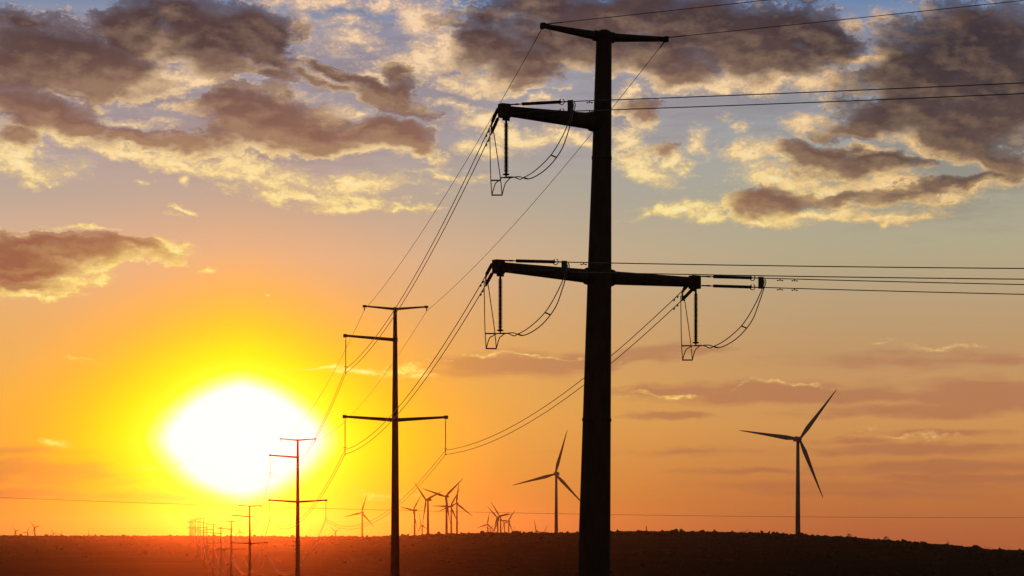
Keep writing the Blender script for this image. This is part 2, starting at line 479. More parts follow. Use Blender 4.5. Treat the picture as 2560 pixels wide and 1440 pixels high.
# ------------------------------------------------------------------ terrain
SKYLINE = np.array([(-4000, 1344), (-1500, 1344), (0, 1343), (250, 1344), (470, 1344), (700, 1346), (850, 1347), (1000, 1344), (1150, 1338.5), (1300, 1337.5),
                    (1450, 1334.5), (1600, 1333.5), (1800, 1336), (2000, 1342), (2200, 1356), (2350, 1369), (2450, 1379), (2560, 1389), (3000, 1404), (5500, 1410)], float)
RIDGE = np.array([(-4000, 5500), (0, 5500), (500, 5400), (850, 4400), (1000, 3600), (1150, 3000), (1450, 2350), (2000, 1930), (2560, 1600), (5500, 1500)], float)
VALLEY = np.array([(0, .10), (.03, .28), (.055, .40), (.10, .60), (.16, .88), (.26, 1.0), (.36, .92), (.44, .70), (.55, .50), (.70, .36), (.85, .18), (1.0, 0.0)], float)

def smooth1(x, tab):
    """piecewise-linear table lightly smoothed"""
    s = 0
    span = (tab[-1, 0] - tab[0, 0]) * 0.004
    for k in (-2, -1, 0, 1, 2):
        s = s + np.interp(x + k * span, tab[:, 0], tab[:, 1])
    return s / 5

def ground_z(x, y):
    x = np.asarray(x, float)
    y = np.asarray(y, float)
    th = np.clip(np.arctan2(x, y), -R(30), R(30))
    px = 1280 + FPX * np.tan(th)
    r = np.hypot(x, y)
    dr = smooth1(px, RIDGE)
    sy = smooth1(px, SKYLINE)
    zr = (HY - sy) / FPX * dr
    s = np.clip(r / dr, 0, 1)
    depth = np.where(dr > 3000, 31.0, 31.0 * (0.55 + 0.45 * dr / 3000))
    w = s * s * (3 - 2 * s)
    z_in = zr * w - 3.0 * (1 - s) ** 20 - depth * smooth1(s, VALLEY)
    z_out = zr - 0.0045 * np.maximum(r - dr, 0) - 0.8 * (1 - np.exp(-np.maximum(r - dr, 0) / 60))
    z = np.where(r < dr, z_in, z_out)
    und = 0.5 * np.sin(x * .011 + 1.3) * np.sin(y * .007) + 0.3 * np.sin(x * .031 + y * .017)
    return EYE + z + und * np.clip(r / 1200, 0, 1)

def gz(x, y):
    return float(ground_z(x, y))

FAR = 18500.0
azs = np.concatenate([np.linspace(-180, -40, 36, endpoint=False), np.linspace(-40, -13, 40, endpoint=False), np.linspace(-13, 13, 300, endpoint=False),
                      np.linspace(13, 40, 40, endpoint=False), np.linspace(40, 180, 36, endpoint=False)])
rads = np.concatenate([[0.01], np.geomspace(4, 700, 50), np.linspace(730, 6200, 190), np.geomspace(6300, FAR, 36)])
A, RR = np.meshgrid(np.radians(azs), rads)
gx, gy = RR * np.sin(A), RR * np.cos(A)
gzz = ground_z(gx, gy)
nA_, nR_ = len(azs), len(rads)
idx = np.arange(nA_ * nR_).reshape(nR_, nA_)
nxt = np.roll(idx, -1, axis=1)
quads = np.stack([idx[:-1], nxt[:-1], nxt[1:], idx[1:]], -1).reshape(-1, 4)[:, ::-1]
me = bpy.data.meshes.new('ground')
me.vertices.add(nA_ * nR_)
me.vertices.foreach_set('co', np.stack([gx, gy, gzz], -1).astype(np.float32).ravel())
me.loops.add(quads.size)
me.loops.foreach_set('vertex_index', quads.astype(np.int32).ravel())
me.polygons.add(len(quads))
me.polygons.foreach_set('loop_start', np.arange(0, quads.size, 4, dtype=np.int32))
me.polygons.foreach_set('loop_total', np.full(len(quads), 4, np.int32))
me.polygons.foreach_set('use_smooth', np.ones(len(quads), bool))
me.update()

mg = bpy.data.materials.new('dry_scrubland')
mg.use_nodes = True
T = NT(mg.node_tree)
bs = mg.node_tree.nodes['Principled BSDF']
tc = T.new('ShaderNodeTexCoord').outputs['Object']
f1, _ = T.noise(tc, .006, 5, .6)
f2, _ = T.noise(tc, .06, 6, .65)
f3, _ = T.noise(T.vm('MULTIPLY', tc, (.0007, .0035, 1)), 1.0, 3, .5)
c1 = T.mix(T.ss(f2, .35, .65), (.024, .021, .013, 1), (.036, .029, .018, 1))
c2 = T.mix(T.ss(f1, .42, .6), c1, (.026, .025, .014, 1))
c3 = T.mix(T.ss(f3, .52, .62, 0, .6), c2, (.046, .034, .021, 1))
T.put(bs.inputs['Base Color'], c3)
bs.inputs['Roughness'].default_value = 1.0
bs.inputs['Specular IOR Level'].default_value = 0.0
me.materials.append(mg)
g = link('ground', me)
g['kind'] = 'structure'

# ------------------------------------------------------------------ scrub on the slopes and along the crest (one mass)
def ico1():
    import bmesh
    bm = bmesh.new()
    bmesh.ops.create_icosphere(bm, subdivisions=2, radius=1.0)
    v = np.array([p.co[:] for p in bm.verts])
    f = np.array([[q.index for q in p.verts] for p in bm.faces])
    bm.free()
    return v, f
IV, IF = ico1()

def bush_field(name, n_ridge, n_slope):
    Vs, Fs = [], []
    base = 0
    for k in range(n_ridge + n_slope):
        px = rng.uniform(-150, 2720)
        dr = float(smooth1(px, RIDGE))
        if k < n_ridge:
            d = dr + rng.normal(-30, 60)
        else:
            d = dr * rng.uniform(.42, .99)
        x, y = (px - 1280) / FPX * d, d
        big = 1.0 + 0.9 * max(0.0, (d - 2000) / 3500)
        h = rng.uniform(.7, 1.35) ** 1.6 * big
        wd = h * rng.uniform(.8, 1.7)
        if rng.random() < .035:
            h *= 1.6
        jit = 1 + rng.normal(0, .30, len(IV))
        v = IV * jit[:, None] * np.array([wd, wd, h])
        z0 = gz(x, y)
        Vs.append(v + np.array([x, y, z0 + h * .45]))
        Fs.append(IF + base)
        base += len(IV)
    V = np.concatenate(Vs)
    F = np.concatenate(Fs)
    me = bpy.data.meshes.new(name)
    me.vertices.add(len(V))
    me.vertices.foreach_set('co', V.astype(np.float32).ravel())
    me.loops.add(F.size)
    me.loops.foreach_set('vertex_index', F.astype(np.int32).ravel())
    me.polygons.add(len(F))
    me.polygons.foreach_set('loop_start', np.arange(0, F.size, 3, dtype=np.int32))
    me.polygons.foreach_set('loop_total', np.full(len(F), 3, np.int32))
    me.update()
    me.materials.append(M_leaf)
    o = link(name, me)
    o['kind'] = 'stuff'
    tag(o, 'low dark scrub bushes covering the slopes and the crest of the ridge', 'scrub')
    return o
bush_field('scrub', 7500, 600)

# ------------------------------------------------------------------ the near dead-end pole
PD = 155.0
def axis1(z):          # pole axis at a height (metres above eye level); the pole leans slightly
    return Vector((4.877 + .0189 * (z + 2.3), PD, EYE + z))
bx, by = axis1(-8).x, PD
g1 = gz(bx, by)
zb = g1 - EYE
near = thing('dead_end_pole', (bx, by, g1), 'tall thick dark steel pole in the foreground with four cross arms', 'utility pole', 'poles of the transmission line')
mb = MB()
zs = [zb - .4, -2.3, 6, 15.6, 22, 29.9, 30.12, 30.24]
rs = [1.10, 1.0, .87, .725, .60, .465, .43, .22]
mb.ring_tube([axis1(z) for z in zs], rs, 14)
part('shaft', mb, M_rust, near)
for z, r, h in ((7.0, .89, .10), (22.6, .615, .09)):          # slip-joint bands
    part('joint_band', MB().ring_tube([axis1(z - h), axis1(z + h)], r, 14), M_rust, near)
U = Vector((math.cos(R(33)), math.sin(R(33)), 0))
N_ = Vector((-U.y, U.x, 0))
Z = Vector((0, 0, 1))
ARMS = []
def big_arm(zr, zt, L, sgn, r0, r1, vang, nm):
    root = axis1(zr)
    pole_r = np.interp(zr, zs, rs)
    a = root + U * sgn * (pole_r * .7)
    tip = root + U * sgn * L
    tip.z = EYE + zt
    mid = a.lerp(tip, .5)
    m_ = MB().ring_tube([a, a.lerp(tip, .04), mid, tip], [r0 * 1.05, r0, (r0 + r1) / 2, r1], 10)
    o = part(nm, m_, M_rust, near)
    col = root + U * sgn * (pole_r + .12)
    col.z = a.lerp(tip, .06).z
    part('arm_flange', MB().ring_tube([col - U * sgn * .10, col + U * sgn * .10], r0 * 1.22, 12), M_rust, near)
    if vang:
        b = part('end_bracket', MB().box(tip + Z * .0, U * .30, N_ * .24, Z * .40).box(tip - Z * .46 - U * sgn * .12, U * .22, N_ * .06, Z * .10), M_rust, near, smooth=False)
    else:
        part('end_bracket', MB().box(tip + U * sgn * .03, U * .10, N_ * .16, Z * .17), M_rust, near, smooth=False)
    return tip
tipU = big_arm(24.72, 24.80, 6.95, -1, .50, .30, True, 'cross_arm')
tipL = big_arm(15.50, 15.72, 7.15, -1, .42, .29, True, 'cross_arm')
tipR = big_arm(15.50, 15.58, 7.10, 1, .42, .31, True, 'cross_arm')
shL = big_arm(29.82, 30.02, 4.35, -1, .27, .14, False, 'shield_arm')
shR = big_arm(29.82, 30.16, 4.55, 1, .27, .15, False, 'shield_arm')
# climbing step bolts up the shaft
for k in range(26):
    z = -6 + k * 1.35
    r = float(np.interp(z, zs, rs))
    d_ = Vector((.82 if k % 2 else -.82, -.57, 0))
    b0 = axis1(z) + d_ * (r * .95)
    part('step_bolt', MB().ring_tube([b0, b0 + d_ * .16], .014, 5), M_galv, near)

# ------------------------------------------------------------------ the tangent poles along the line
LA, LB = 24.94, -.1292
def line_x(d, off=0.0):
    return LA + LB * d + off
TOPS = np.array([(155, 29.6), (296, 26.1), (533, 20.0), (880, 10.6), (1175, 7.2), (1447, 5.7), (1743, 8.6), (2105, 11.3), (2349, 17.0), (2700, 19.5), (2947, 23.8),
                 (3308, 23.9), (3602, 23.3), (3900, 25.8), (4200, 28.4), (4500, 30.0), (4800, 29.0)])
DIST = [float(d) for d, t in TOPS[1:]]
TOP = [float(t) for d, t in TOPS[1:]]
LINE_RZ = math.atan(-LB)       # line heading relative to +Y
AX = Vector((math.cos(LINE_RZ), math.sin(LINE_RZ), 0))      # cross-arm direction

ORD = ['second', 'third', 'fourth', 'fifth', 'sixth', 'seventh', 'eighth', 'ninth', 'tenth', 'eleventh', 'twelfth', 'thirteenth', 'fourteenth', 'fifteenth',
       'sixteenth', 'seventeenth', 'eighteenth', 'nineteenth']
POLE_LABEL = {
    0: 'tall slim dark red pole with V arms, standing right of the sun',
    1: 'slim orange-lit pole with V arms standing against the edge of the sun glare',
    2: 'slim pole just left of the pole at the sun edge, lower arms below the horizon',
    3: 'fifth pole from the camera, short above the horizon with a wide T top',
    4: 'sixth pole from the camera, lowest T top of the receding row',
}
# template, origin at pole top, arms along local x; 40 m shaft
tp = bpy.data.objects.new('transmission_pole', None)
tp.empty_display_size = 0.5
COL.objects.link(tp)
tp.location = (0, 0, 0)
HT = 37.6
sh = MB().ring_tube([(0, 0, -1.0), (0, 0, HT - 25), (0, 0, HT - 12.8), (0, 0, HT - 3.6), (0, 0, HT), (0, 0, HT + .10)], [.60, .46, .36, .25, .205, .12], 12)
link('shaft', sh.mesh('shaft', M_glare_steel), tp)
def small_arm(name, zr, dz, x0, x1, r0, r1):
    m_ = MB().ring_tube([(x0, 0, HT + zr), (x0 + (x1 - x0) * .5, 0, HT + zr + dz * .5), (x1, 0, HT + zr + dz)], [r0, (r0 + r1) / 2, r1], 8)
    s = 1 if x1 > 0 else -1
    m_.box((x1 - s * .12, 0, HT + zr + dz - .02), (.22, 0, 0), (0, .11, 0), (0, 0, r1 * 1.5))
    return link(name, m_.mesh(name, M_glare_steel), tp)
small_arm('shield_arm', -.12, .30, -.12, -3.60, .15, .085)
small_arm('shield_arm', -.12, .30, .12, 3.68, .15, .085)
small_arm('cross_arm', -3.62, .42, -.18, -5.80, .20, .13)
small_arm('cross_arm', -12.75, .36, -.26, -5.88, .22, .13)
small_arm('cross_arm', -12.75, .36, .26, 5.95, .22, .13)
for z, r, in ((-3.62, .30), (-12.75, .42)):
    link('arm_collar', MB().ring_tube([(0, 0, HT + z - .22), (0, 0, HT + z + .22)], r, 12).mesh('arm_collar', M_glare_steel), tp)
for x in (-3.52, 3.60):
    link('wire_clamp', MB().box((x, 0, HT - .08), (.05, 0, 0), (0, .10, 0), (0, 0, .22)).mesh('wire_clamp', M_galv, smooth=False), tp)

# template suspension insulator, origin at its top hook
INS_L = 3.45
si = bpy.data.objects.new('suspension_insulator', None)
si.empty_display_size = 0.3
COL.objects.link(si)
rod = MB()
pts, rad = [], []
pts += [(0, 0, 0), (0, 0, -.28)]
rad += [.03, .03]
for k in range(34):
    z = -.30 - k * .085
    pts += [(0, 0, z), (0, 0, z - .03), (0, 0, z - .045)]
    rad += [.035, .085, .035]
pts += [(0, 0, -INS_L)]
rad += [.03]
rod.ring_tube(pts, rad, 8)
link('rod', rod.mesh('rod', M_polymer), si)
link('corona_ring', MB().torus((0, 0, -INS_L + .12), (0, 0, 1), .20, .03, 14, 5).mesh('corona_ring', M_galv), si)
link('yoke_plate', MB().box((0, 0, -INS_L - .30), (.03, 0, 0), (0, .08, 0), (0, 0, .32)).box((0, 0, -INS_L - .10), (.06, 0, 0), (0, .20, 0), (0, 0, .06))
     .box((0, 0, -INS_L - .60), (.06, 0, 0), (0, .20, 0), (0, 0, .06)).mesh('yoke_plate', M_galv, smooth=False), si)
BUN = ((-.10), (-.60))         # heights of the two wires of a bundle under the insulator end
HOOK = [(-5.62, -3.62 + .40 - .20), (-5.70, -12.75 + .34 - .20), (5.77, -12.75 + .34 - .20)]
PHASE = ['upper left arm', 'lower left arm', 'lower right arm']

wire_pts = {k: [] for k in range(8)}        # per wire: list of attachment points along the line, far side
for i, d in enumerate(DIST):
    x = line_x(d)
    top = EYE + TOP[i]
    o = tp if i == 0 else copy_tree(tp)
    o.location = (x, d, top - HT)
    o.rotation_euler = (0, 0, LINE_RZ)
    lab = POLE_LABEL.get(i, 'distant T-topped pole, %s pole of the row counted from the camera' % ORD[i])
    tag(o, lab, 'utility pole', 'poles of the transmission line')
    for j, (hx, hz) in enumerate(HOOK):
        hook = Vector((x, d, top)) + AX * hx + Z * hz
        for b, dz in enumerate(BUN):
            wire_pts[j * 2 + b].append(hook + Z * (-INS_L + dz))
        if i < 7:
            s = si if (i == 0 and j == 0) else copy_tree(si)
            s.location = hook
            s.rotation_euler = (0, 0, LINE_RZ)
            where = ('the tall slim dark red pole', 'the pole at the sun edge', 'the fourth pole from the camera', 'the fifth pole from the camera', 'the sixth pole from the camera', 'the seventh pole from the camera', 'the eighth pole from the camera')[i]
            tag(s, 'long thin insulator hanging from %s of %s' % (PHASE[j], where), 'insulator', 'suspension insulators on the slim poles')
    for j, hx in ((6, -3.52), (7, 3.60)):
        wire_pts[j].append(Vector((x, d, top)) + AX * hx + Z * -.30)

# ------------------------------------------------------------------ dead-end hardware, jumpers and wires at the near pole
def span(a, b, sag, n):
    out = []
    for k in range(n + 1):
        t = k / n
        p = a.lerp(b, t)
        p.z -= 4 * sag * t * (1 - t)
        out.append(p)
    return out

def damper(parent, wire, s):
    """a small two-weight damper hung under a wire at arc length s from its start"""
    acc = 0
    for a, b in zip(wire, wire[1:]):
        L = (b - a).length
        if acc + L >= s:
            p = a.lerp(b, (s - acc) / L)
            t = (b - a).normalized()
            break
        acc += L
    q = p - Z * .11
    m_ = MB().box(p - Z * .05, t * .03, t.cross(Z).normalized() * .02, Z * .07)
    m_.ring_tube([q - t * .20, q - t * .17, q - t * .09, q - t * .08, q + t * .08, q + t * .09, q + t * .17, q + t * .20],
                 [.02, .042, .036, .012, .012, .036, .042, .02], 6)
    part('damper', m_, M_galv, parent)

SHED = None
def jumper_insulator(tip, where):
    top = tip - Z * .50
    global SHED
    root = thing('jumper_insulator', top, 'ribbed vertical insulator hanging under the %s of the near pole' % where, 'insulator', 'hanging insulators on the near pole')
    L = 3.18
    part('rod', MB().ring_tube([top + Z * .1, top - Z * .22, top - Z * L, top - Z * (L + .10)], [.05, .075, .075, .05], 8), M_polymer, root)
    if SHED is None:
        SHED = MB().ring_tube([(0, 0, .03), (0, 0, .012), (0, 0, -.004), (0, 0, -.02)], [.05, .145, .145, .05], 12).mesh('shed', M_polymer)
    n = 38
    for k in range(n):
        s = link('shed', SHED, root, (0, 0, -.26 - k * (L - .40) / (n - 1)))
        if k % 2:
            s.scale = (.92, .92, 1)
    part('end_fitting', MB().ring_tube([top - Z * (L - .06), top - Z * (L - .02), top - Z * (L + .04), top - Z * (L + .08)], [.06, .19, .19, .05], 12)
         .box(top - Z * (L + .20), Vector((.32, 0, 0)), Vector((0, .05, 0)), Z * .03).box(top - Z * (L + .13), Vector((.04, 0, 0)), Vector((0, .04, 0)), Z * .08), M_galv, root)
    return top - Z * (L + .22)

def tension_string(a, d, side, label, grp):
    """a: attachment on the bracket, d: unit direction; returns the far end"""
    root = thing('tension_insulator', a, label, 'insulator', grp)
    part('link', MB().ring_tube([a, a + d * .34], .045, 6).box(a + d * .46, d * .12, side * .02, Z * .05).ring_tube([a + d * .56, a + d * .80], .035, 6), M_galv, root)
    pts, rad = [], []
    n = 46
    for k in range(n):
        s = .80 + k * 2.55 / n
        pts += [a + d * s, a + d * (s + .02), a + d * (s + .034)]
        rad += [.070, .105, .075]
    pts.append(a + d * 3.37)
    rad.append(.05)
    part('insulator_body', MB().ring_tube(pts, rad, 8), M_polymer, root)
    part('corona_ring', MB().torus(a + d * 3.40, side, .165, .026, 16, 6, .7), M_galv, root)
    part('clamp', MB().ring_tube([a + d * 3.37, a + d * 3.86], .04, 6), M_galv, root)
    return a + d * 3.86

GL, GR = 'insulators pulling towards the slim poles', 'insulators pulling to the right'
RIGHT_H = Vector((.874, -.486, 0))
pole_name = {0: 'upper left arm', 1: 'lower left arm', 2: 'lower right arm'}
SAG1 = [2.0, 2.0, 2.0]
for j, tip in enumerate((tipU, tipL, tipR)):
    nm = pole_name[j]
    sgn = 1 if j == 2 else -1
    tgt = wire_pts[j * 2][0].lerp(wire_pts[j * 2 + 1][0], .5)
    # --- left going (to the second pole)
    a0 = tip + U * (sgn * .20) + N_ * .25
    v = tgt - a0
    dl = Vector((v.x, v.y, v.z - 4 * SAG1[j] * 1.25)).normalized()
    side = dl.cross(Z).normalized()
    ends_l = []
    for b, dz in enumerate((.30, -.25)):
        e = tension_string(a0 + Z * dz, dl, side, '%s slanted insulator leading down from the end of the %s' % (('upper', 'lower')[b], nm), GL)
        ends_l.append(e)
    # --- right going
    slope = (-.035, -.075, -.075)[j]
    dr_ = (RIGHT_H + Z * slope).normalized()
    side_r = Vector((RIGHT_H.y, -RIGHT_H.x, 0))
    a1 = tip + U * (.28, .28, .38)[j] - N_ * .18
    ends_r = []
    for b, dz in enumerate((.36, -.20)):
        e = tension_string(a1 + Z * dz, dr_, side_r, '%s level insulator leading right from the end of the %s' % (('upper', 'lower')[b], nm), GR)
        ends_r.append(e)
    yl = thing('yoke_plate', ends_l[0].lerp(ends_l[1], .5), 'dark steel yoke joining the two slanted insulators of the %s' % nm, 'yoke', 'yoke plates on the near pole')
    part('plate', MB().box(ends_l[0].lerp(ends_l[1], .5) + dl * .02, dl * .13, side * .03, Z * .34), M_galv, yl, smooth=False)
    yr = thing('yoke_plate', ends_r[0].lerp(ends_r[1], .5), 'dark steel yoke joining the two level insulators of the %s' % nm, 'yoke', 'yoke plates on the near pole')
    part('plate', MB().box(ends_r[0].lerp(ends_r[1], .5) + dr_ * .10, dr_ * .17, side_r * .03, Z * .36), M_galv, yr, smooth=False)
    # --- the conductors, left part: near pole to the last slim pole
    tw = thing('twin_conductor', ends_l[0], 'pair of wires sagging from the %s towards the sun' % nm, 'wire', 'wires of the transmission line')
    for b in (0, 1):
        wpts = span(ends_l[b], wire_pts[j * 2 + b][0], SAG1[j], 36)
        seq = wire_pts[j * 2 + b]
        for q in range(len(seq) - 1):
            Ls = (seq[q + 1] - seq[q]).length
            wpts += span(seq[q], seq[q + 1], 4.4 * (Ls / 238) ** 2 * (.92 if q else 1.0), 30 if q < 6 else 14)[1:]
        part('conductor', MB().ring_tube(wpts, .030, 5), M_wire, tw)
        damper(tw, wpts, 1.5)
        damper(tw, wpts, 2.6)
    # --- right part
    tr = thing('twin_conductor', ends_r[0], 'pair of wires running to the right edge from the %s' % nm, 'wire', 'wires of the transmission line')
    for b in (0, 1):
        far = ends_r[b] + RIGHT_H * 250 + Z * (-0.6, -3.1, -4.3)[j]
        wpts = span(ends_r[b], far, (3.0, 3.6, 3.6)[j], 48)
        part('conductor', MB().ring_tube(wpts, .030, 5), M_wire, tr)
        damper(tr, wpts, 1.35)
        damper(tr, wpts, 2.30)
    # --- jumper loop
    B = jumper_insulator(tip - U * (sgn * .02) + U * .10, nm)
    Lc = ends_l[0].lerp(ends_l[1], .55)
    Rc = ends_r[0].lerp(ends_r[1], .35) + dr_ * .36
    Q = Lc.lerp(B, .38)
    Q.z = B.z - .68
    def along(t, dz):
        p = B.lerp(Rc, t)
        p.z = B.z + dz
        return p
    H = Rc.z - B.z
    X = Vector((1, 0, 0))
    Y = Vector((0, 1, 0))
    ctl = [(Lc, X * .10), (Lc.lerp(Q, .45) - Z * .0, X * .22), (Lc.lerp(Q, .78), X * .29), (Q, X * .30), (Q, X * .30),
           (Q.lerp(B, .35) + Z * .30, X * .29), (Q.lerp(B, .72) + Z * .14, X * .27 - Y * .1), (B, X * .20 + Y * .18), (along(.10, .02), Y * .25 + Z * .02), (along(.20, -.06), Z * .10 + Y * .2),
           (along(.29, -.10), X * .12 - Z * .04), (along(.42, .10), X * .14 - Z * .08), (along(.57, .52), X * .15 - Z * .10), (along(.70, 1.05), X * .16 - Z * .07),
           (along(.80, 1.65), X * .15 - Z * .05), (along(.90, 2.55), X * .09), (along(.97, H - .45), X * .05), (along(1.0, H - .05), X * .05), (along(.985, H + .16), X * .05)]
    jl = thing('jumper_loop', B, 'double wire loop swinging under the %s of the near pole' % nm, 'wire', 'jumper loops on the near pole')
    def catmull(ps):
        out = []
        for k in range(len(ps) - 1):
            p0, p1, p2, p3 = ps[max(k - 1, 0)], ps[k], ps[k + 1], ps[min(k + 2, len(ps) - 1)]
            if (p2 - p1).length < 1e-6:
                continue
            for s in range(6):
                t = s / 6
                out.append(.5 * ((2 * p1) + (p2 - p0) * t + (2 * p0 - 5 * p1 + 4 * p2 - p3) * t * t + (3 * p1 - p0 - 3 * p2 + p3) * t ** 3))
        out.append(ps[-1])
        return out
    for sg in (-1, 1):
        part('conductor', MB().ring_tube(catmull([c + o * sg for c, o in ctl]), .031, 6), M_wire, jl)
    for ci in (2, 3, 10, 13):
        c, o = ctl[ci]
        part('spacer', MB().ring_tube([c - o * 1.08, c + o * 1.08], .046, 6), M_galv, jl)

# shield wires
for j, (tip, nm) in enumerate(((shL, 'left'), (shR, 'right'))):
    a = tip - Z * .12 + N_ * .12
    seq = [a] + wire_pts[6 + j]
    wpts = [a]
    for q in range(len(seq) - 1):
        Ls = (seq[q + 1] - seq[q]).length
        wpts += span(seq[q], seq[q + 1], 2.6 * (Ls / 238) ** 2 + (.2 if q == 0 else 0), 30 if q < 6 else 14)[1:]
    t = thing('shield_wire', a, 'single thin wire from the top %s arm running down the row of poles' % nm, 'wire', 'wires of the transmission line')
    part('wire', MB().ring_tube(wpts, .021, 5), M_wire, t)
    part('grip', MB().ring_tube(wpts[:2] if (wpts[1] - wpts[0]).length < 2 else [wpts[0], wpts[0].lerp(wpts[1], .5)], .03, 6), M_galv, t)
    b = tip + Z * .10 + U * .12 - N_ * .10
    far = b + RIGHT_H * 250 + Z * 9.0
    wp = span(b, far, 2.4, 48)
    t = thing('shield_wire', b, 'single thin wire rising to the upper right from the top %s arm' % nm, 'wire', 'wires of the transmission line')
    part('wire', MB().ring_tube(wp, .023, 5), M_wire, t)
    part('grip', MB().ring_tube([wp[0], wp[0].lerp(wp[1], .22)], .032, 6), M_galv, t)
    lo = [a + (b - a) * s + Z * (-.55 * math.sin(math.pi * s)) + X * (.05 * math.sin(math.pi * s)) for s in np.linspace(0, 1, 14)]
    tag(link('ground_jumper', MB().ring_tube([p + U * (.5 * math.sin(math.pi * k / 13)) * (1 if j == 0 else -1) for k, p in enumerate(lo)], .012, 5).mesh('ground_jumper', M_wire, a), None, a),
        'small thin wire loop under the end of the top %s arm' % nm, 'wire', 'thin loops on the top arms')

# ------------------------------------------------------------------ the thin wire that crosses the whole view
d0 = 420.0
row = [(-600, 1216), (0, 1245), (460, 1261), (1000, 1276), (1480, 1285), (1900, 1291), (2560, 1294), (3200, 1291)]
xs = np.array([r_[0] for r_ in row], float)
ys = np.array([r_[1] for r_ in row], float)
cf = np.polyfit(xs, ys, 2)
cw = [P(px, float(np.polyval(cf, px)), d0) for px in np.linspace(-700, 3300, 70)]
tag(link('overhead_wire', MB().ring_tube(cw, .026, 5).mesh('overhead_wire', M_wire, cw[0]), None, cw[0]),
    'single thin wire crossing the whole view just above the horizon, behind the poles', 'wire')

# ------------------------------------------------------------------ wind turbines
def blade_mesh(name, Rb):
    m_ = MB()
    st = [(0.02, 1.0, 1.0, 0), (.06, 1.05, .95, 0), (.13, 1.45, .62, -.10), (.22, 1.85, .40, -.22), (.34, 1.60, .28, -.16), (.50, 1.20, .18, -.08), (.68, .85, .12, -.03), (.85, .55, .07, 0), (.96, .32, .04, 0), (1.0, .10, .02, 0)]
    n = 10
    for k, (t, c, th, off) in enumerate(st):
        for q in range(n):
            a = 2 * math.pi * q / n
            m_.v.append(Vector((math.cos(a) * c + off, math.sin(a) * th * (c if t > .1 else 1.0) * .9 - 0.012 * Rb * t * t, t * Rb)))
    for k in range(len(st) - 1):
        for q in range(n):
            q2 = (q + 1) % n
            m_.f.append((k * n + q, k * n + q2, (k + 1) * n + q2, (k + 1) * n + q))
    m_.f.append(tuple(reversed(range(n))))
    m_.f.append(tuple((len(st) - 1) * n + q for q in range(n)))
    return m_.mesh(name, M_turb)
RB = 50.0
BLADE = blade_mesh('blade', RB)
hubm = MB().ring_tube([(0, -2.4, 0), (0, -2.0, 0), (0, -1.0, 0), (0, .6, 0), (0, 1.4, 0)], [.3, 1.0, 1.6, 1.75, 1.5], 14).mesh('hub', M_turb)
nacm = MB().box((0, 6.2, .25), (1.7, 0, 0), (0, 5.0, 0), (0, 0, 1.75)).box((0, 8.8, 2.3), (.9, 0, 0), (0, .8, 0), (0, 0, .35)).mesh('nacelle', M_turb, smooth=False)
